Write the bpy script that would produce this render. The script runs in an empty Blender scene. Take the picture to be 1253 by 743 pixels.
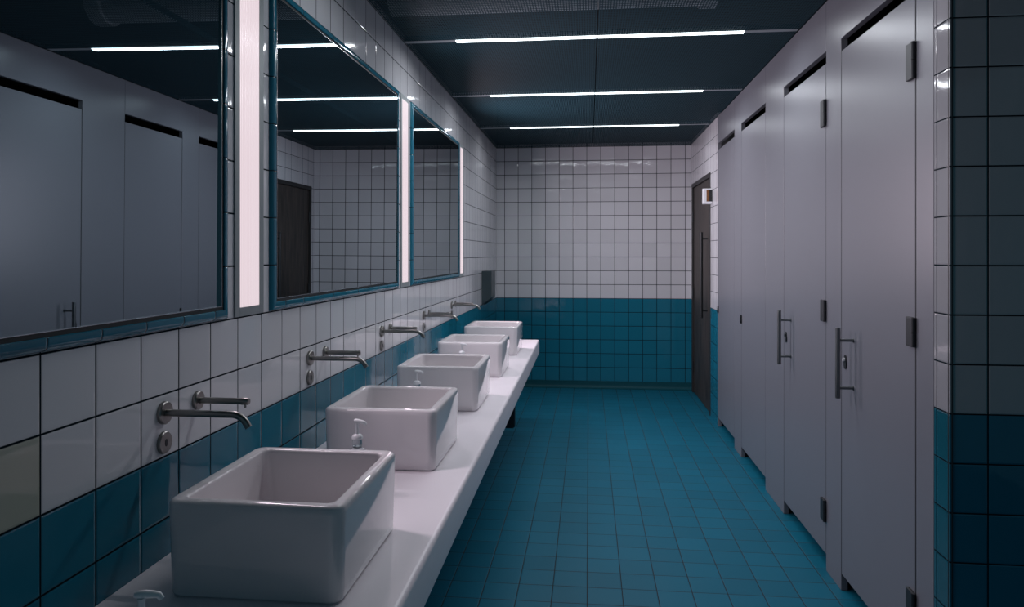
import bpy, bmesh, math, random
from mathutils import Vector, Matrix
random.seed(7)
S = bpy.context.scene
COL = S.collection
PI = math.pi

# ------------------------------------------------------------------ dimensions (metres)
TP = 0.15            # tile pitch
XL = -1.010          # left tiled wall
XR = 1.088           # right wall / cubicle fronts
YB = 7.829           # far wall
ZC = 2.625           # ceiling underside
ZBAND = 0.975        # teal band / white boundary
Y0 = -0.6            # where the modelled room starts, behind the camera
CAMZ = 1.461
SEAM_Y = 1.225       # tile joint phase along the room
SEAM_X = -0.920      # tile joint phase across the room
XFAR = 2.55          # back of the cubicles

# ------------------------------------------------------------------ node helpers
class NT:
    def __init__(s, name):
        s.m = bpy.data.materials.new(name); s.m.use_nodes = True
        s.t = s.m.node_tree; s.n = s.t.nodes; s.l = s.t.links
        s.b = s.n['Principled BSDF']; s.out = s.n['Material Output']
    def node(s, kind, **kw):
        o = s.n.new(kind)
        for k, v in kw.items(): setattr(o, k, v)
        return o
    def put(s, sock, v):
        if isinstance(v, bpy.types.NodeSocket): s.l.new(v, sock)
        elif v is not None: sock.default_value = v
    def math(s, op, a, b=None, c=None, clamp=False):
        o = s.node('ShaderNodeMath', operation=op, use_clamp=clamp)
        s.put(o.inputs[0], a); s.put(o.inputs[1], b)
        if c is not None: s.put(o.inputs[2], c)
        return o.outputs[0]
    def vec(s, op, a, b=None, scale=None):
        o = s.node('ShaderNodeVectorMath', operation=op)
        s.put(o.inputs[0], a); s.put(o.inputs[1], b)
        if scale is not None: s.put(o.inputs['Scale'], scale)
        return o.outputs[0]
    def mix(s, f, a, b):
        o = s.node('ShaderNodeMix', data_type='RGBA')
        s.put(o.inputs[0], f); s.put(o.inputs[6], a); s.put(o.inputs[7], b)
        return o.outputs[2]
    def smooth(s, v, lo, hi):
        o = s.node('ShaderNodeMapRange', interpolation_type='SMOOTHSTEP')
        s.put(o.inputs[0], v); o.inputs[1].default_value = lo; o.inputs[2].default_value = hi
        return o.outputs[0]
    def combine(s, x=0.0, y=0.0, z=0.0):
        o = s.node('ShaderNodeCombineXYZ')
        s.put(o.inputs[0], x); s.put(o.inputs[1], y); s.put(o.inputs[2], z)
        return o.outputs[0]
    def pos(s):
        g = s.node('ShaderNodeNewGeometry'); p = s.node('ShaderNodeSeparateXYZ')
        s.l.new(g.outputs['Position'], p.inputs[0])
        return g, p.outputs
    def noise(s, vec, scale, detail=2.0, rough=0.5):
        o = s.node('ShaderNodeTexNoise'); o.inputs['Scale'].default_value = scale
        o.inputs['Detail'].default_value = detail; o.inputs['Roughness'].default_value = rough
        if vec is not None: s.put(o.inputs['Vector'], vec)
        return o.outputs[0]
    def bump(s, h, strength, dist, normal=None):
        o = s.node('ShaderNodeBump'); o.inputs['Strength'].default_value = strength
        o.inputs['Distance'].default_value = dist; s.put(o.inputs['Height'], h)
        if normal is not None: s.put(o.inputs['Normal'], normal)
        return o.outputs[0]

def c4(c): return (c[0], c[1], c[2], 1.0)

def plain(name, col, rough=0.5, metal=0.0, wear=0.0, wscale=20.0, bump=0.0, spec=None, coat=0.0, emit=None, estr=0.0):
    k = NT(name); b = k.b
    tc = k.node('ShaderNodeTexCoord')
    n = k.noise(tc.outputs['Object'], wscale, 4.0, 0.6)
    dark = tuple(x * (1 - wear) for x in col); lite = tuple(min(1, x * (1 + wear * 0.6)) for x in col)
    k.put(b.inputs['Base Color'], k.mix(n, c4(dark), c4(lite)))
    b.inputs['Roughness'].default_value = rough; b.inputs['Metallic'].default_value = metal
    if spec is not None: b.inputs['Specular IOR Level'].default_value = spec
    if coat: b.inputs['Coat Weight'].default_value = coat; b.inputs['Coat Roughness'].default_value = 0.05
    if bump: k.put(b.inputs['Normal'], k.bump(n, bump, 0.002))
    if emit is not None:
        b.inputs['Emission Color'].default_value = c4(emit); b.inputs['Emission Strength'].default_value = estr
    return k.m

WHITE = (0.64, 0.635, 0.66); TEAL = (0.011, 0.15, 0.225)

def tile_mat(name, haxis, hoff, vaxis=2, voff=ZBAND, two_tone=True, low=TEAL, high=WHITE, grout=(0.006, 0.013, 0.018),
             rough=0.07, gw=0.0021, tilt=0.012, wav=0.35, var=0.10, odd=None, spec=0.5):
    """square glazed tiles: own random shade and a tiny own tilt per tile, recessed joints"""
    k = NT(name); b = k.b; g, p = k.pos()
    u = k.math('DIVIDE', k.math('SUBTRACT', p[haxis], hoff), TP)
    v = k.math('DIVIDE', k.math('SUBTRACT', p[vaxis], voff), TP)
    fu = k.math('FRACT', u); fv = k.math('FRACT', v)
    eu = k.math('MINIMUM', fu, k.math('SUBTRACT', 1.0, fu)); ev = k.math('MINIMUM', fv, k.math('SUBTRACT', 1.0, fv))
    e = k.math('MULTIPLY', k.math('MINIMUM', eu, ev), TP)
    tilem = k.smooth(e, gw * 0.7, gw * 1.5)
    prof = k.smooth(e, gw * 0.8, gw * 3.2)
    cu = k.math('FLOOR', u); cv = k.math('FLOOR', v)
    wn = k.node('ShaderNodeTexWhiteNoise', noise_dimensions='3D')
    k.put(wn.inputs['Vector'], k.combine(cu, cv, 3.7 + haxis))
    val = wn.outputs['Value']; rc = wn.outputs['Color']
    if two_tone: base = k.mix(k.math('GREATER_THAN', v, 0.0), c4(low), c4(high))
    else: base = c4(low)
    shade = k.math('ADD', 1.0 - var / 2, k.math('MULTIPLY', val, var))
    base = k.vec('SCALE', base, scale=shade) if two_tone else k.vec('SCALE', low, scale=shade)
    if odd:   # one replacement tile of an off-white colour
        hit = k.math('MULTIPLY', k.math('COMPARE', cu, odd[0], 0.1), k.math('COMPARE', cv, odd[1], 0.1))
        base = k.mix(hit, base, c4(odd[2]))
    k.put(b.inputs['Base Color'], k.mix(tilem, c4(grout), base))
    rr = k.node('ShaderNodeMix', data_type='FLOAT'); k.put(rr.inputs[0], tilem); rr.inputs[2].default_value = 0.85; rr.inputs[3].default_value = rough
    k.put(b.inputs['Roughness'], rr.outputs[0])
    k.put(b.inputs['Specular IOR Level'], k.math('MULTIPLY', tilem, spec))
    tl = k.vec('SCALE', k.vec('SUBTRACT', rc, (0.5, 0.5, 0.5)), scale=tilt)
    nn = k.vec('NORMALIZE', k.vec('ADD', g.outputs['Normal'], tl))
    wn2 = k.noise(k.vec('ADD', g.outputs['Position'], k.vec('SCALE', rc, scale=3.0)), 14.0, 1.0)
    n1 = k.bump(wn2, wav, 0.002, nn)
    k.put(b.inputs['Normal'], k.bump(prof, 0.35, 0.002, n1))
    return k.m

def edging_mat(name, axis, off):
    k = NT(name); b = k.b; g, p = k.pos()
    u = k.math('DIVIDE', k.math('SUBTRACT', p[axis], off), TP); f = k.math('FRACT', u)
    e = k.math('MULTIPLY', k.math('MINIMUM', f, k.math('SUBTRACT', 1.0, f)), TP)
    m = k.smooth(e, 0.001, 0.0022)
    wn = k.node('ShaderNodeTexWhiteNoise', noise_dimensions='1D'); k.put(wn.inputs['W'], k.math('FLOOR', u))
    sh = k.math('ADD', 0.9, k.math('MULTIPLY', wn.outputs['Value'], 0.2))
    k.put(b.inputs['Base Color'], k.mix(m, (0.01, 0.02, 0.026, 1), k.vec('SCALE', (0.02, 0.15, 0.22), scale=sh)))
    b.inputs['Roughness'].default_value = 0.1
    k.put(b.inputs['Normal'], k.bump(k.smooth(e, 0.001, 0.005), 0.6, 0.002))
    return k.m

def mesh_metal():
    """expanded-metal ceiling sheet: diamond openings really let light through"""
    k = NT('expanded_metal'); g, p = k.pos()
    a = k.math('SINE', k.math('MULTIPLY', k.math('ADD', p[0], k.math('MULTIPLY', p[1], 0.55)), 2 * PI / 0.026))
    c = k.math('SINE', k.math('MULTIPLY', k.math('SUBTRACT', p[0], k.math('MULTIPLY', p[1], 0.55)), 2 * PI / 0.026))
    hole = k.smooth(k.math('MULTIPLY', a, c), 0.10, 0.22)
    solid = k.math('SUBTRACT', 1.0, hole)
    k.b.inputs['Base Color'].default_value = (0.016, 0.05, 0.066, 1); k.b.inputs['Roughness'].default_value = 0.6
    k.b.inputs['Specular IOR Level'].default_value = 0.15
    k.put(k.b.inputs['Alpha'], solid)
    return k.m

def wood_mat():
    k = NT('dark_wood'); g, p = k.pos()
    v = k.combine(k.math('MULTIPLY', p[0], 12.0), k.math('MULTIPLY', p[1], 14.0), k.math('MULTIPLY', p[2], 0.9))
    n = k.noise(v, 2.5, 6.0, 0.65)
    k.put(k.b.inputs['Base Color'], k.mix(k.smooth(n, 0.3, 0.7), (0.008, 0.007, 0.006, 1), (0.085, 0.064, 0.052, 1)))
    k.b.inputs['Roughness'].default_value = 0.5
    k.put(k.b.inputs['Normal'], k.bump(n, 0.2, 0.002))
    return k.m

def brushed(name, col, rough, stretch):
    k = NT(name); tc = k.node('ShaderNodeTexCoord'); sp = k.node('ShaderNodeSeparateXYZ')
    k.l.new(tc.outputs['Object'], sp.inputs[0]); p = sp.outputs
    v = k.combine(*[k.math('MULTIPLY', p[i], stretch[i]) for i in range(3)])
    n = k.noise(v, 60.0, 3.0)
    k.put(k.b.inputs['Base Color'], k.mix(n, c4(tuple(x * 0.85 for x in col)), c4(col)))
    k.b.inputs['Metallic'].default_value = 1.0
    k.put(k.b.inputs['Roughness'], k.math('ADD', rough - 0.06, k.math('MULTIPLY', n, 0.12)))
    return k.m

def diffuser_mat():
    """ribbed (prismatic) lamp cover, lit from inside"""
    k = NT('ribbed_diffuser'); g, p = k.pos()
    w = k.math('SINE', k.math('MULTIPLY', p[1], 2 * PI / 0.0085))
    f = k.math('MULTIPLY', k.math('ADD', w, 1.0), 0.5)
    k.put(k.b.inputs['Emission Color'], k.mix(f, (0.92, 0.74, 0.80, 1), (1.0, 0.85, 0.90, 1)))
    k.b.inputs['Emission Strength'].default_value = 0.80
    k.b.inputs['Base Color'].default_value = (0.1, 0.1, 0.1, 1); k.b.inputs['Roughness'].default_value = 0.25
    k.put(k.b.inputs['Normal'], k.bump(f, 0.5, 0.002))
    return k.m

M = dict(
    wall_left=tile_mat('glazed_tiles_left', 1, SEAM_Y, odd=(-1.0, 0.0, (0.40, 0.41, 0.34))),
    wall_right=tile_mat('glazed_tiles_right', 1, YB - 0.05),
    wall_back=tile_mat('glazed_tiles_back', 0, SEAM_X, tilt=0.028, wav=0.5, gw=0.0026),
    wall_near=tile_mat('glazed_tiles_pier_shaded', 0, 1.197, high=(0.40, 0.41, 0.42)),  # same white tile, greyed: the pier's shade is put into the colour
    wall_pier_shaded=tile_mat('glazed_tiles_pier_side_shaded', 1, YB - 0.05, high=(0.27, 0.275, 0.29), low=(0.008, 0.075, 0.105)),  # pier side: white and teal both darkened, painted shade on the same tiles
    floor=tile_mat('floor_tiles', 0, -0.006, 1, 3.0, two_tone=False, low=(0.004, 0.118, 0.185), grout=(0.045, 0.034, 0.030),
                   rough=0.45, gw=0.0016, tilt=0.01, wav=0.3, var=0.16, spec=0.2),
    skirting=plain('cove_tile', (0.007, 0.07, 0.09), 0.5, wear=0.1, spec=0.15),
    plaster=plain('dark_plaster', (0.10, 0.11, 0.115), 0.9, wear=0.15, wscale=6),
    slab=plain('dark_slab', (0.012, 0.02, 0.024), 0.9, wear=0.2, wscale=4),
    ceil=mesh_metal(), alu=plain('aluminium_track', (0.38, 0.41, 0.43), 0.45, 0.6, wear=0.05),
    lamp_white=plain('lamp_cover', (0.8, 0.85, 0.88), 0.4, emit=(0.88, 0.98, 1.0), estr=4.0),
    diff=diffuser_mat(), lampframe=plain('lamp_frame_grey', (0.27, 0.30, 0.31), 0.45, 0.2, wear=0.06),
    mirror=plain('silvered_glass', (0.25, 0.32, 0.345), 0.0, 1.0),
    edge=plain('mirror_edge', (0.55, 0.58, 0.6), 0.25, 1.0, wear=0.05), seal_gap_shade=plain('black_sealant_gap_shade', (0.006, 0.010, 0.012), 0.6, wear=0.1),  # the black is mirror sealant and also painted shade in the door gaps
    edgeh=edging_mat('bullnose_tile_horizontal', 1, SEAM_Y), edgev=edging_mat('bullnose_tile_vertical', 2, ZBAND),
    ceramic=plain('white_ceramic', (0.74, 0.70, 0.715), 0.06, wear=0.02, wscale=8, coat=0.3),
    top=plain('solid_surface', (0.86, 0.80, 0.84), 0.30, wear=0.03, wscale=5),
    steel=brushed('brushed_steel', (0.30, 0.29, 0.275), 0.30, (0.3, 4, 4)),
    steelv=brushed('brushed_steel_upright', (0.20, 0.215, 0.22), 0.32, (4, 4, 0.3)),
    disp=brushed('dispenser_steel', (0.10, 0.135, 0.145), 0.35, (4, 4, 0.3)),
    black=plain('black_plastic', (0.01, 0.013, 0.015), 0.4, wear=0.1), darkmetal=plain('dark_metal', (0.032, 0.036, 0.04), 0.45, 0.5, wear=0.1),
    lam=plain('grey_laminate', (0.160, 0.166, 0.188), 0.32, wear=0.025, wscale=3, spec=0.45),
    wood=wood_mat(), woodframe=plain('dark_frame', (0.022, 0.021, 0.021), 0.5, wear=0.15),
    pump=plain('white_pump_plastic', (0.80, 0.80, 0.82), 0.35, wear=0.03),
    signw=plain('white_plastic', (0.78, 0.80, 0.82), 0.4, wear=0.03), amber=plain('amber_plastic', (0.20, 0.085, 0.025), 0.4, wear=0.1),
    bracket=plain('bracket_steel', (0.015, 0.025, 0.03), 0.5, 0.3, wear=0.1), duct=plain('galvanised_duct', (0.40, 0.44, 0.46), 0.6, 0.0, wear=0.2, wscale=12),
)
k = NT('clear_soap'); k.b.inputs['Base Color'].default_value = (0.80, 0.86, 0.88, 1); k.b.inputs['Roughness'].default_value = 0.08
k.b.inputs['Transmission Weight'].default_value = 0.9; k.b.inputs['IOR'].default_value = 1.35
tc = k.node('ShaderNodeTexCoord'); k.put(k.b.inputs['Normal'], k.bump(k.noise(tc.outputs['Object'], 25.0), 0.05, 0.002)); M['soap'] = k.m

# ------------------------------------------------------------------ object helpers
def link(name, bm, mat, parent=None, smooth=False, bevel=0.0, seg=2, loc=None):
    bmesh.ops.recalc_face_normals(bm, faces=bm.faces)
    me = bpy.data.meshes.new(name); bm.to_mesh(me); bm.free()
    if mat: me.materials.append(M[mat])
    o = bpy.data.objects.new(name, me); COL.objects.link(o)
    if parent: o.parent = parent
    if loc: o.location = loc
    if smooth:
        for f in me.polygons: f.use_smooth = True
        try: me.set_sharp_from_angle(angle=math.radians(40))
        except Exception: pass
    if bevel:
        b = o.modifiers.new('bevel', 'BEVEL'); b.width = bevel; b.segments = seg; b.limit_method = 'ANGLE'; b.angle_limit = math.radians(40)
    return o
def tag(o, label, cat, group=None, kind=None):
    if label: o['label'] = label
    if cat: o['category'] = cat
    if group: o['group'] = group
    if kind: o['kind'] = kind
    return o
def empty(name, loc, label, cat, group=None):
    o = bpy.data.objects.new(name, None); COL.objects.link(o); o.location = loc; o.empty_display_size = 0.05
    return tag(o, label, cat, group)
def struct(o): o['kind'] = 'structure'; return o
def box(bm, x0, x1, y0, y1, z0, z1):
    v = [bm.verts.new((x, y, z)) for x in (x0, x1) for y in (y0, y1) for z in (z0, z1)]
    for f in ((0, 1, 3, 2), (4, 6, 7, 5), (0, 4, 5, 1), (2, 3, 7, 6), (0, 2, 6, 4), (1, 5, 7, 3)):
        bm.faces.new([v[i] for i in f])
def boxes(*bs):
    bm = bmesh.new()
    for b in bs: box(bm, *b)
    return bm
def prism_x(bm, poly, x0, x1):           # polygon in (y,z) pushed along x
    a = [bm.verts.new((x0, y, z)) for y, z in poly]; b = [bm.verts.new((x1, y, z)) for y, z in poly]
    n = len(poly); bm.faces.new(a[::-1]); bm.faces.new(b)
    for i in range(n): bm.faces.new((a[i], a[(i + 1) % n], b[(i + 1) % n], b[i]))
def prism_y(bm, poly, y0, y1):           # polygon in (x,z) pushed along y
    a = [bm.verts.new((x, y0, z)) for x, z in poly]; b = [bm.verts.new((x, y1, z)) for x, z in poly]
    n = len(poly); bm.faces.new(a[::-1]); bm.faces.new(b)
    for i in range(n): bm.faces.new((a[i], a[(i + 1) % n], b[(i + 1) % n], b[i]))
def loft(bm, loops, cap0=True, cap1=True):
    R = [[bm.verts.new(p) for p in lp] for lp in loops]; n = len(R[0])
    for a, b in zip(R, R[1:]):
        for i in range(n): bm.faces.new((a[i], a[(i + 1) % n], b[(i + 1) % n], b[i]))
    if cap0: bm.faces.new(R[0][::-1])
    if cap1: bm.faces.new(R[-1])
def lathe(bm, prof, axis='z', n=32, centre=(0, 0, 0)):   # prof: (radius, along)
    loops = []
    for r, t in prof:
        lp = []
        for i in range(n):
            a = 2 * PI * i / n; c, s = r * math.cos(a), r * math.sin(a)
            p = {'z': (c, s, t), 'x': (t, c, s), 'y': (c, t, s)}[axis]
            lp.append(tuple(p[j] + centre[j] for j in range(3)))
        loops.append(lp)
    loft(bm, loops)
def sweep(bm, pts, radii, n=20):
    pts = [Vector(p) for p in pts]; loops = []
    up = Vector((0, 1, 0))
    for i, p in enumerate(pts):
        d = (pts[min(i + 1, len(pts) - 1)] - pts[max(i - 1, 0)]).normalized()
        u = up - d * up.dot(d); u.normalize(); w = d.cross(u)
        loops.append([p + (u * math.cos(2 * PI * j / n) + w * math.sin(2 * PI * j / n)) * radii[i] for j in range(n)])
    loft(bm, loops)
def copy_tree(root, loc, label=None, group=None):
    r = root.copy(); COL.objects.link(r); r.location = loc
    if label: r['label'] = label
    if group: r['group'] = group
    for ch in list(root.children):
        c = ch.copy(); COL.objects.link(c); c.parent = r
        for g in list(ch.children):
            d = g.copy(); COL.objects.link(d); d.parent = c
    return r

# ------------------------------------------------------------------ room shell
ZT = 2.66      # tiles stop just over the hung ceiling
ZS = 3.15      # slab
struct(link('floor', boxes((XL - 0.15, XFAR + 0.1, Y0, YB + 0.15, -0.12, 0.0)), 'floor'))
struct(link('wall_left', boxes((XL - 0.15, XL, Y0, YB + 0.15, 0.0, ZT)), 'wall_left'))
struct(link('wall_back', boxes((XL, XFAR + 0.1, YB, YB + 0.15, 0.0, ZT)), 'wall_back'))
DY0, DY1, DZ = 6.575, 7.73, 2.195                      # door opening in the right wall
PEND = 6.222                                            # where the cubicle fronts end
struct(link('wall_right', boxes((XR, XR + 0.14, PEND + 0.003, DY0, 0, ZT), (XR, XR + 0.14, DY0, DY1, DZ, ZT), (XR, XR + 0.14, DY1, YB, 0, ZT)), 'wall_right'))
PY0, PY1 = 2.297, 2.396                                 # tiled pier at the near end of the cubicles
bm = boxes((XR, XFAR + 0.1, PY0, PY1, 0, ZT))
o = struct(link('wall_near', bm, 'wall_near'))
o.data.materials.append(M['wall_pier_shaded'])
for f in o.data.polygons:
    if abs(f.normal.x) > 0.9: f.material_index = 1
struct(link('wall_cubicle_back', boxes((XFAR, XFAR + 0.1, PY1, YB, 0, ZT)), 'plaster'))
struct(link('ceiling_slab', boxes((XL - 0.15, XFAR + 0.1, Y0, YB + 0.15, ZS, ZS + 0.12)), 'slab'))
struct(link('ceiling_void', boxes((XL - 0.15, XL - 0.01, Y0, YB + 0.15, ZT, ZS), (XL, XFAR + 0.1, YB + 0.01, YB + 0.15, ZT, ZS), (XFAR, XFAR + 0.1, Y0, YB, ZT, ZS)), 'slab'))
# dark corner bead on the pier
bm = bmesh.new()
loft(bm, [[(XR - 0.001 + 0.010 * (1 - math.cos(t)) , PY0 - 0.001 + 0.010 * (1 - math.sin(t)), z) for t in [i * PI / 12 for i in range(7)]] + [(XR + 0.009, PY0 + 0.009, z)] for z in (0, ZC)])
struct(link('trim_1', bm, 'black'))
# coved skirting at the far wall and short pieces on the right wall
bm = bmesh.new()
cove = [(YB, 0.078), (YB - 0.007, 0.077)] + [(YB - 0.007 - 0.035 * (1 - math.cos(t)), 0.002 + 0.036 * (1 - math.sin(t))) for t in [i * PI / 12 for i in range(7)]] + [(YB, 0.0005)]
prism_x(bm, cove, XL, XR); struct(link('baseboard_back', bm, 'skirting', smooth=True))

# ceiling of expanded metal sheets with turned-up rims, joints at the lamps and down the middle
LY = [2.50, 3.862, 5.225, 6.586]; LSP = 1.3625
bm = bmesh.new()
ys = [Y0] + [LY[0] - LSP * i for i in (1,)] + LY + [YB]
xs = [XL + 0.004, 0.045, XR - 0.004]
for i in range(len(ys) - 1):
    for (xa, xb) in ((xs[0], xs[1] - 0.004), (xs[1] + 0.004, xs[2])):
        ya, yb = ys[i] + 0.022, ys[i + 1] - (0.022 if i < len(ys) - 2 else 0.004)
        a = [bm.verts.new(p) for p in ((xa, ya, ZC), (xb, ya, ZC), (xb, yb, ZC), (xa, yb, ZC))]
        b = [bm.verts.new((v.co.x, v.co.y, ZC + 0.03)) for v in a]
        bm.faces.new(a)
        for j in range(4): bm.faces.new((a[j], a[(j + 1) % 4], b[(j + 1) % 4], b[j]))
struct(link('ceiling', bm, 'ceil'))
# solid soffit over the cubicles and over the side space by the pier
struct(link('ceiling_soffit', boxes((XR + 0.03, XFAR, PY1, YB, ZC, ZC + 0.02), (XR + 0.001, XFAR, Y0, PY0, ZC, ZC + 0.02)), 'slab'))
# services glimpsed through the sheet
bm = bmesh.new(); prof = [(0.11, -0.95), (0.11, 0.98)]
lathe(bm, [(0.0001, -0.98), (0.115, -0.98), (0.115, -0.90), (0.10, -0.89), (0.10, 0.89), (0.115, 0.90), (0.115, 0.98), (0.0001, 0.98)], 'x', 28)
tag(link('ventilation_duct', bm, 'duct', smooth=True, loc=(-0.35, 3.64, 2.80)), 'round grey ventilation duct dimly seen through the mesh ceiling near the front lamp', 'duct')

# ------------------------------------------------------------------ ceiling lamps
def area(name, loc, rot, sx, sy, power, col, parent, spread=180):
    L = bpy.data.lights.new(name, 'AREA'); L.shape = 'RECTANGLE'; L.size = sx; L.size_y = sy
    L.energy = power; L.color = col; L.spread = math.radians(spread)
    o = bpy.data.objects.new(name, L); COL.objects.link(o); o.location = loc; o.rotation_euler = rot; o.parent = parent
    return o
P_CEIL, P_STRIP = 11.0, 9.0
lab = ['white linear ceiling lamp above the nearest basins, just out of the picture top', 'white linear ceiling lamp looking longest of the three seen bars', 'white linear ceiling lamp second of the three seen bars, above the fourth basin', 'white linear ceiling lamp closest to the far tiled wall']
for y, lb, kp in zip(LY, lab, (0.52, 1.28, 1.08, 0.68)):
    e = empty('ceiling_light', (0.045, y, ZC), lb, 'ceiling light', 'linear lamps across the mesh ceiling')
    link('track', boxes((XL + 0.006 - 0.045, XR - 0.006 - 0.045, -0.0195, 0.0195, 0.0, 0.022)), 'alu', e)
    for s in (-1, 1):
        x0, x1 = sorted((s * 0.004, s * 0.766))
        link('diffuser', boxes((x0, x1, -0.0185, 0.0185, -0.005, -0.0002)), 'lamp_white', e, bevel=0.002)
    area('lamp', (0.0, 0.0, -0.0065), (0, 0, 0), 1.52, 0.035, kp * P_CEIL, (0.90, 0.935, 1.0), e, 169)

# ------------------------------------------------------------------ mirrors and upright wall lamps
ZM0, ZM1 = 1.278, 2.328
def edging_profile(): return [(0.0, 0.0), (0.0015, 0.007), (0.005, 0.0110), (0.010, 0.0135), (0.016, 0.0145), (0.026, 0.0145), (0.028, 0.0125), (0.028, 0.0)]
def mirror(y0, y1, label, yaw=0.0, pitch=0.0):
    yc, w, zc, h = (y0 + y1) / 2, (y1 - y0) / 2, (ZM0 + ZM1) / 2, (ZM1 - ZM0) / 2
    e = empty('wall_mirror', (XL, yc, ZM0), label, 'mirror', 'tile-edged mirrors over the basins')
    def P(sx, sz, d, hgt):   # a point d in from the outer edge, hgt off the wall
        return (hgt, sx * (w - d), h + sz * (h - d))
    for (a, b, m) in (((-1, -1), (1, -1), 'edgeh'), ((1, 1), (-1, 1), 'edgeh'), ((1, -1), (1, 1), 'edgev'), ((-1, 1), (-1, -1), 'edgev')):
        bm = bmesh.new()
        loft(bm, [[P(a[0], a[1], d, g) for d, g in edging_profile()], [P(b[0], b[1], d, g) for d, g in edging_profile()]])
        link('tile_edging', bm, m, e, smooth=True)
    def ring(d0, d1, g): 
        bm = bmesh.new(); cs = ((-1, -1), (1, -1), (1, 1), (-1, 1)); prof = [(d0, 0.0), (d0, g), (d1, g), (d1, 0.0)]
        R = [[bm.verts.new(P(c[0], c[1], d, q)) for d, q in prof] for c in cs]
        for i in range(4):
            A, B = R[i], R[(i + 1) % 4]
            for j in range(4): bm.faces.new((A[j], A[(j + 1) % 4], B[(j + 1) % 4], B[j]))
        return bm
    link('sealant', ring(0.0282, 0.0372, 0.0098), 'seal_gap_shade', e)
    link('metal_edge', ring(0.0374, 0.0386, 0.0112), 'edge', e)
    bm = boxes((0.002, 0.0095, -(w - 0.0386), w - 0.0386, 0.0386, 2 * h - 0.0386))   # glass never sits perfectly true to the wall
    for v in bm.verts:
        if v.co.x > 0.005: v.co.x += yaw * v.co.y + pitch * (v.co.z - h)
    link('glass', bm, 'mirror', e)
mirror(0.372, 1.903, 'large wall mirror nearest the viewer, reflecting the cubicle doors', -0.006, 0.004)
mirror(2.177, 3.708, 'middle wall mirror between two upright lamps, reflecting the wooden door', 0.0, 0.004)
mirror(3.986, 5.499, 'farthest wall mirror, above the two most distant basins', 0.0, 0.004)

def wall_light(y0, y1, label, k=1.0):
    yc, w = (y0 + y1) / 2, (y1 - y0) / 2; h = ZM1 - ZM0
    e = empty('wall_light', (XL, yc, ZM0), label, 'wall light', 'upright wall lamps between the mirrors')
    d = w - 0.028; b = 0.026; t = 0.005
    bm = boxes((0.001, t, -w, -d, 0, h), (0.001, t, d, w, 0, h), (0.001, t, -d, d, 0, b), (0.001, t, -d, d, h - b, h), (0.0005, 0.0015, -d, d, b, h - b))
    link('frame', bm, 'lampframe', e, bevel=0.0015)
    bm = bmesh.new()
    n = 14; pr = [(0.002, -d + 0.0008)] + [(0.004 + 0.003 * math.sin(PI * i / n), -d + 0.0008 + (2 * d - 0.0016) * i / n) for i in range(n + 1)] + [(0.002, d - 0.0008)]
    loft(bm, [[(x, y, z) for x, y in pr] for z in (b + 0.0006, h - b - 0.0006)])
    link('diffuser', bm, 'diff', e, smooth=True)
    area('lamp', (0.0085, 0, h / 2), (0, -PI / 2, 0), h - 2 * b - 0.01, 2 * d - 0.01, k * P_STRIP, (1.0, 0.835, 0.95), e, 160)
wall_light(1.951, 2.131, 'upright white wall lamp left of the middle mirror, closest to the viewer', 1.0)
wall_light(3.768, 3.954, 'upright white wall lamp between the middle and farthest mirrors', 1.1)
wall_light(5.537, 5.722, 'upright white wall lamp beyond the farthest mirror', 2.8)

# ------------------------------------------------------------------ worktop, bracket, basins
ZW = 0.735; YW0, YW1 = 0.2, 6.02
xf = lambda y: -0.3855 - (y - 1.45) * 0.0062
bm = bmesh.new()
def wt(y):
    f = xf(y); r = 0.014
    return [(XL + 0.001, y, 0.622), (f - 0.004, y, 0.622), (f, y, 0.626), (f, y, ZW - r)] + [(f - r * (1 - math.cos(t)), y, ZW - r + r * math.sin(t)) for t in (PI / 8, PI / 4, 3 * PI / 8)] + [(f - r, y, ZW), (XL + 0.001, y, ZW)]
loft(bm, [wt(YW0), wt(YW1)])
tag(link('worktop', bm, 'top', smooth=True), 'long thick white worktop along the left wall under five basins', 'worktop')
e = empty('mounting_bracket', (XL, 4.887, 0.0), 'dark steel bracket hanging under the far part of the white worktop', 'bracket')
bm = bmesh.new(); prism_y(bm, [(0.001, 0.621), (0.508, 0.621), (0.508, 0.275), (0.495, 0.265), (0.001, 0.26)], -0.02, 0.02); link('side_plate', bm, 'bracket', e, bevel=0.003)
link('wall_plate', boxes((0.0005, 0.008, -0.06, 0.06, 0.24, 0.618)), 'bracket', e)

def rrect(x0, x1, y0, y1, r, z, n=7):
    P = []
    for cx, cy, a0 in ((x1 - r, y1 - r, 0), (x0 + r, y1 - r, PI / 2), (x0 + r, y0 + r, PI), (x1 - r, y0 + r, 1.5 * PI)):
        for i in range(n): 
            a = a0 + PI / 2 * i / (n - 1); P.append((cx + r * math.cos(a), cy + r * math.sin(a), z))
    return P
def basin_mesh():
    X, Y, H, R = 0.1935, 0.2175, 0.205, 0.030
    L = []
    def lp(ins, z, r): L.append(rrect(-X + ins, X - ins, -Y + ins, Y - ins, r, z))
    lp(0.014, 0.0, 0.02); lp(0.014, 0.004, 0.02); lp(0.0065, 0.0045, 0.026); lp(0.0045, 0.008, 0.028); lp(0.0035, 0.03, R); lp(0.0015, 0.12, R); lp(0.0, 0.185, R)
    for i in range(1, 6):
        t = PI / 2 * i / 5; lp(0.011 * (1 - math.cos(t)), 0.194 + 0.011 * math.sin(t), R - 0.011 * (1 - math.cos(t)) * 0.6)
    lp(0.021, H, R - 0.012)
    for i in range(1, 6):
        t = PI / 2 * i / 5; lp(0.021 + 0.010 * math.sin(t), H - 0.010 * (1 - math.cos(t)), 0.020)
    lp(0.034, 0.15, 0.024); lp(0.038, 0.07, 0.03); lp(0.046, 0.048, 0.035); lp(0.062, 0.038, 0.04); lp(0.10, 0.034, 0.05)
    bm = bmesh.new(); loft(bm, L); return bm
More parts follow.
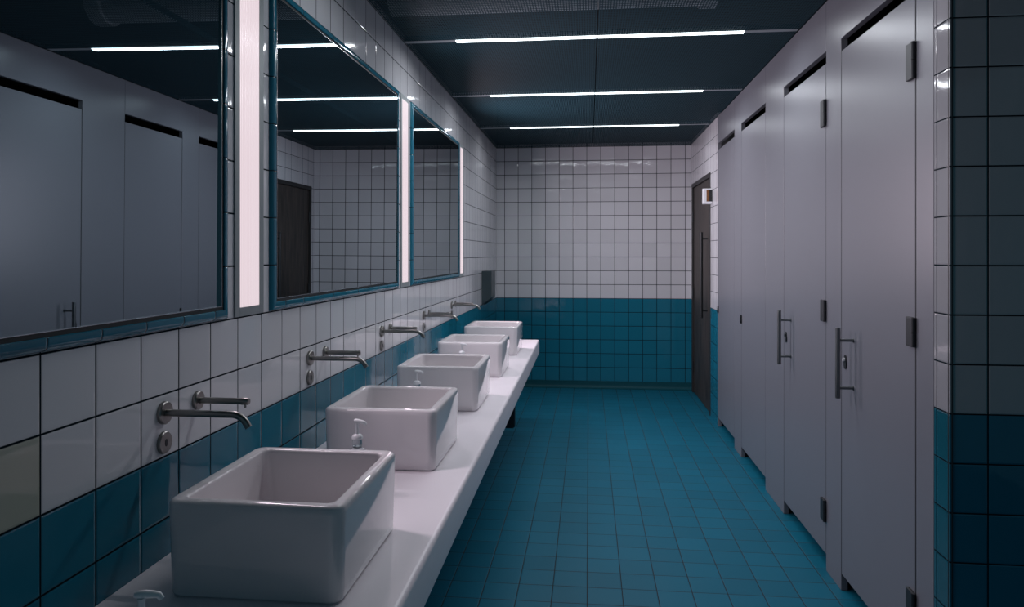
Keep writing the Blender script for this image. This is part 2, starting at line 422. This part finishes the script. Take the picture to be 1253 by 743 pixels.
bl = ['white square basin nearest the viewer, the first of the row', 'white square basin second from the viewer, behind a soap bottle', 'white square basin in the middle of the five', 'white square basin fourth from the viewer, next to the last', 'white square basin at the far end of the worktop']
BY = [1.6385 + 0.9095 * i for i in range(5)]; BX = -0.6975
def make_basin(y, lb):
    e = empty('wash_basin', (BX, y, ZW), lb, 'basin', 'square white basins on the worktop')
    link('bowl', basin_mesh(), 'ceramic', e, smooth=True)
    bm = bmesh.new(); lathe(bm, [(0.0001, 0.0342), (0.03, 0.0342), (0.032, 0.036), (0.026, 0.039), (0.012, 0.037), (0.0001, 0.037)], 'z', 28); link('drain', bm, 'steel', e, smooth=True)
    return e
b0 = make_basin(BY[0], bl[0])
for y, lb in zip(BY[1:], bl[1:]): copy_tree(b0, (BX, y, ZW), lb)

# ------------------------------------------------------------------ taps, soap outlets, key plates on the wall
def make_tap(y, lb):
    e = empty('wall_tap', (XL, y, 1.081), lb, 'tap', 'bent wall spouts over the basins')
    bm = bmesh.new(); lathe(bm, [(0.0001, 0.0005), (0.027, 0.0005), (0.027, 0.008), (0.025, 0.010), (0.0095, 0.010), (0.0001, 0.010)], 'x', 36); link('wall_rose', bm, 'steel', e, smooth=True)
    R = 0.0083; pts = [(0.009, 0, 0), (0.06, 0, 0), (0.12, 0, 0), (0.172, 0, 0)]; rb = 0.042
    a1 = math.radians(58)
    for i in range(1, 10):
        t = a1 * i / 9; pts.append((0.172 + rb * math.sin(t), 0, -rb * (1 - math.cos(t))))
    px, _, pz = pts[-1]; pts.append((px + 0.012 * math.cos(a1), 0, pz - 0.012 * math.sin(a1)))
    bm = bmesh.new(); sweep(bm, pts, [R] * len(pts)); link('spout', bm, 'steel', e, smooth=True)
    return e
def make_soap(y, lb):
    e = empty('wall_soap_spout', (XL, y, 1.081), lb, 'soap spout', 'short straight soap spouts beside the taps')
    bm = bmesh.new(); lathe(bm, [(0.0001, 0.0005), (0.024, 0.0005), (0.024, 0.008), (0.022, 0.010), (0.0095, 0.010), (0.0001, 0.010)], 'x', 36); link('wall_rose', bm, 'steel', e, smooth=True)
    bm = bmesh.new(); lathe(bm, [(0.0001, 0.009), (0.0083, 0.009), (0.0083, 0.122), (0.0001, 0.122)], 'x', 20); link('tube', bm, 'steel', e, smooth=True)
    bm = bmesh.new(); lathe(bm, [(0.0001, 0.1222), (0.0092, 0.1222), (0.0092, 0.140), (0.008, 0.142), (0.0001, 0.142)], 'x', 20); cap = link('end_cap', bm, 'steel', e, smooth=True)
    bm = bmesh.new(); lathe(bm, [(0.003, -0.016), (0.003, -0.007)], 'z', 12, (0.132, 0, 0)); link('nozzle', bm, 'steel', cap, smooth=True)
    return e
def make_plate(y, lb):
    e = empty('wall_mounted_sensor', (XL, y, 1.010), lb, 'wall plate', 'round metal plates below the taps')
    bm = bmesh.new(); lathe(bm, [(0.0001, 0.0005), (0.0265, 0.0005), (0.0265, 0.006), (0.0245, 0.008), (0.0001, 0.008)], 'x', 36); link('disc', bm, 'steel', e, smooth=True)
    bm = bmesh.new(); loft(bm, [[(x, 0.005 * math.cos(a), 0.009 * math.sin(a)) for a in [2 * PI * i / 16 for i in range(16)]] for x in (0.0079, 0.0088)]); link('sensor_eye', bm, 'black', e)
    return e
FY = [1.610, 2.508, 3.416, 4.311, 5.213]; SYo = [1.757, 2.660, 3.566, 4.462, 5.361]
od = ['nearest', 'second', 'middle', 'fourth', 'farthest']
pl = ['over the basin nearest the viewer', 'over the second basin from the viewer', 'over the middle basin of the five', 'over the fourth basin from the viewer', 'over the farthest basin']
for mk, ys_, nm, z in ((make_tap, FY, 'brushed metal wall tap with bent spout', 1.081), (make_soap, SYo, 'short straight metal soap spout on the wall', 1.081), (make_plate, FY, 'small round metal plate under the wall tap', 1.010)):
    first = mk(ys_[0], nm + ' ' + pl[0])
    for y, p_ in zip(ys_[1:], pl[1:]): copy_tree(first, (XL, y, z), nm + ' ' + p_)

# ------------------------------------------------------------------ soap bottles on the worktop
def make_bottle(loc, rz, lb):
    e = empty('soap_bottle', loc, lb, 'soap bottle', 'pump soap bottles between the basins'); e.rotation_euler[2] = rz
    bm = bmesh.new(); lathe(bm, [(0.0001, 0), (0.028, 0), (0.031, 0.004), (0.031, 0.118), (0.029, 0.130), (0.022, 0.140), (0.0135, 0.145), (0.0135, 0.150), (0.0001, 0.150)], 'z', 36); link('bottle', bm, 'soap', e, smooth=True)
    bm = bmesh.new(); pr = [(0.0001, 0.1502), (0.0145, 0.1502), (0.0145, 0.170), (0.013, 0.171), (0.0001, 0.171)]; lathe(bm, pr, 'z', 28); link('screw_collar', bm, 'soap', e, smooth=True)
    bm = bmesh.new(); lathe(bm, [(0.0001, 0.1712), (0.0165, 0.1712), (0.0165, 0.177), (0.012, 0.183), (0.0055, 0.186), (0.0050, 0.21), (0.0065, 0.219), (0.0001, 0.2192)], 'z', 24); pump = link('pump_stem', bm, 'pump', e, smooth=True)
    bm = bmesh.new(); sweep(bm, [(-0.010, 0, 0.225), (-0.006, 0, 0.2245), (0.004, 0, 0.2235), (0.015, 0, 0.2215), (0.023, 0, 0.219), (0.027, 0, 0.213)], [0.003, 0.0058, 0.0062, 0.0054, 0.0048, 0.0042], 14); link('nozzle', bm, 'pump', pump, smooth=True)
    return e
q = make_bottle((-0.690, 2.085, ZW), 0.0, 'clear pump soap bottle standing behind the nearest basin')
for loc, rz, lb in (((-0.728, 2.99, ZW), 0.6, 'pump soap bottle with white nozzle behind the second basin'), ((-0.70, 3.925, ZW), 0.0, 'pump soap bottle mostly hidden behind the middle basin'),
                    ((-0.655, 0.99, ZW), 0.5, 'pump soap bottle cut by the lower left picture edge, in front of the nearest basin')):
    c = copy_tree(q, loc, lb); c.rotation_euler[2] = rz

# ------------------------------------------------------------------ steel dispenser at the far end of the left wall
e = empty('towel_dispenser', (XL, 6.72, 0.97), 'steel wall dispenser in the far left corner beyond the last tap', 'dispenser')
bm = bmesh.new(); prism_y(bm, [(0.001, 0.0), (0.001, 0.325), (0.095, 0.325), (0.095, 0.075), (0.088, 0.065)], 0, 0.28); link('casing', bm, 'disp', e, bevel=0.003)
bm = bmesh.new(); prism_y(bm, [(0.02, 0.008), (0.022, 0.010), (0.075, 0.052), (0.075, 0.046), (0.02, 0.002)], 0.03, 0.25); link('outlet_slot', bm, 'black', e)

# ------------------------------------------------------------------ cubicle fronts
T = 0.028; DOORS = [(2.525, 3.232), (3.433, 4.150), (4.569, 5.272), (5.517, 6.188)]
ENDS = [3.433, 4.569, 5.517, PEND]
ZD0, ZD1, ZG = 0.076, 2.338, 2.394; G = 0.0036
plab = ['grey cubicle panel over and beside the nearest door', 'grey cubicle panel over and beside the second door from the viewer', 'grey cubicle panel over and beside the third door from the viewer', 'grey cubicle panel over the farthest door next to the tiles']
tag(link('cubicle_panel', boxes((XR, XR + T, PY1 + 0.003, DOORS[0][0] - G, 0.001, ZC - 0.003)), 'lam', bevel=0.0015), 'narrow grey upright panel between the tiled pier and the nearest cubicle door', 'panel', 'grey cubicle front panels')
for (a, b), c, lb in zip(DOORS, ENDS, plab):
    bm = bmesh.new(); prism_x(bm, [(a + 0.0006, ZG), (b + G, ZG), (b + G, 0.001), (c - 0.0006, 0.001), (c - 0.0006, ZC - 0.003), (a + 0.0006, ZC - 0.003)], XR, XR + T)
    tag(link('cubicle_panel', bm, 'lam', bevel=0.0015), lb, 'panel', 'grey cubicle front panels')
dlab = ['grey cubicle door nearest the viewer beside the tiled pier', 'second grey cubicle door from the viewer, with handle and hinges', 'third grey cubicle door, without handle', 'farthest grey cubicle door, beside the wooden door']
def ell(bm, cy, cz, ry, rz, x0, x1, n=24):
    loft(bm, [[(x, cy + ry * math.cos(2 * PI * i / n), cz + rz * math.sin(2 * PI * i / n)) for i in range(n)] for x in (x0, x1)])
def cubicle_door(i):
    a, b = DOORS[i]; w = b - a
    e = empty('cubicle_door', (XR, a, 0), dlab[i], 'door', 'grey cubicle doors')
    link('leaf', boxes((0.0, T, G, w - G, ZD0, ZD1)), 'lam', e, bevel=0.0015)
    for y0, y1 in ((0.0, G - 0.0002), (w - G + 0.0002, w + G - 0.0002)):
        link('gap_shade_strip', boxes((0.0012, 0.018, y0, y1, ZD0 + 0.001, ZD1 - 0.001)), 'seal_gap_shade', e)  # black strips added to paint the shade inside the door gaps
    if i < 2:
        hy = w - 0.142
        bm = bmesh.new(); lathe(bm, [(0.0105, 0.862), (0.0105, 1.154)], 'z', 20, (-0.062, hy, 0)); h = link('pull_handle', bm, 'steelv', e, smooth=True, bevel=0.001)
        for z in (0.905, 1.102):
            bm = bmesh.new(); lathe(bm, [(0.0001, -0.053), (0.0062, -0.053), (0.0062, -0.003), (0.009, -0.003), (0.009, -0.0004), (0.0001, -0.0004)], 'x', 16, (0, hy, z)); link('handle_post', bm, 'steelv', h, smooth=True)
        ly = w - 0.053; rr = 0.030
        bm = bmesh.new(); ell(bm, ly, 0.992, 0.0155, 0.022, -0.005, -0.0003); ell(bm, ly, 1.016, 0.010, 0.013, -0.0045, -0.0003); k_ = link('lock_plate', bm, 'black', e)
        bm = bmesh.new(); ell(bm, ly, 1.010, 0.005, 0.008, -0.012, -0.0046); link('lock_indicator', bm, 'signw' if i == 0 else 'steelv', k_)
        for z0, z1 in ((2.048, 2.172), (1.147, 1.247), (0.225, 0.325)):
            h = link('hinge', boxes((-0.012, -0.0003, 0.004, 0.050, z0, z1)), 'darkmetal', e, bevel=0.003)
            bm = bmesh.new(); zc = (z0 + z1) / 2; lathe(bm, [(0.0075, z0 + 0.001), (0.0075, zc - 0.001)], 'z', 16, (-0.008, -0.0015, 0)); lathe(bm, [(0.0075, zc + 0.001), (0.0075, z1 - 0.001)], 'z', 16, (-0.008, -0.0015, 0)); link('knuckle', bm, 'darkmetal', h, smooth=True)
    else:
        ly = w - 0.014
        bm = bmesh.new(); ell(bm, ly, 0.982, 0.011, 0.020, -0.012, -0.0003); ell(bm, ly, 1.012, 0.008, 0.012, -0.010, -0.0003); link('lock_plate', bm, 'black', e)
for i in range(4): cubicle_door(i)

# ------------------------------------------------------------------ wooden door in the right wall, small wall unit
d = struct(bpy.data.objects.new('door_1', None)); COL.objects.link(d); d.location = (XR, DY0, 0)
w = DY1 - DY0; f = 0.042
bm = bmesh.new(); prism_x(bm, [(0.001, 0.001), (f, 0.001), (f, DZ - f), (w - f, DZ - f), (w - f, 0.001), (w - 0.001, 0.001), (w - 0.001, DZ - 0.001), (0.001, DZ - 0.001)], -0.004, 0.12); link('door_frame', bm, 'woodframe', d, bevel=0.002)
link('door_leaf', boxes((0.012, 0.056, f + 0.003, w - f - 0.003, 0.008, DZ - f - 0.003)), 'wood', d, bevel=0.002)
hy = f + 0.003 + 0.20
bm = bmesh.new(); lathe(bm, [(0.0135, 0.86), (0.0135, 1.66)], 'z', 20, (-0.043, hy, 0)); h = link('door_handle', bm, 'black', d, smooth=True, bevel=0.001)
for z in (0.93, 1.60):
    bm = bmesh.new(); lathe(bm, [(0.008, -0.032), (0.008, 0.0118)], 'x', 16, (0, hy, z)); link('handle_post', bm, 'black', h, smooth=True)
for z in (0.28, 1.05, 1.85):
    bm = bmesh.new(); lathe(bm, [(0.009, z - 0.055), (0.009, z + 0.055)], 'z', 16, (0.004, w - f - 0.006, 0)); link('door_hinge', bm, 'darkmetal', d, smooth=True)
e = empty('wall_unit', (XR, 6.47, 1.90), 'small white box with an amber and black window, on the tiles beside the wooden door', 'wall unit')
link('casing', boxes((-0.082, -0.0005, 0.0, 0.05, 0.0, 0.138)), 'signw', e, bevel=0.004)
link('amber_window', boxes((-0.052, -0.029, -0.002, 0.006, 0.022, 0.125)), 'amber', e)
link('black_window', boxes((-0.0288, -0.003, -0.002, 0.006, 0.022, 0.125)), 'black', e)

# ------------------------------------------------------------------ world, camera, colour management
W = bpy.data.worlds.new('world'); S.world = W; W.use_nodes = True
bg = W.node_tree.nodes['Background']; bg.inputs[0].default_value = (0.28, 0.66, 0.88, 1); bg.inputs[1].default_value = 0.10

cam = bpy.data.cameras.new('camera'); co = bpy.data.objects.new('camera', cam); COL.objects.link(co)
cam.sensor_width = 36.0; cam.lens = 36.0 * 875.584 / 1253; cam.shift_y = -(371.5 - 310.459) / 1253; cam.clip_start = 0.02
co.location = (0, 0, CAMZ); co.rotation_euler = (PI / 2, 0, 0.1067)
S.camera = co
S.view_settings.view_transform = 'Standard'; S.view_settings.look = 'None'; S.view_settings.gamma = 1.0; S.view_settings.exposure = 0.0
S.view_settings.use_curve_mapping = False
cy = S.cycles; cy.max_bounces = 10; cy.diffuse_bounces = 5; cy.glossy_bounces = 5; cy.transmission_bounces = 6; cy.transparent_max_bounces = 8
cy.sample_clamp_indirect = 6.0; cy.use_denoising = True; cy.caustics_reflective = True
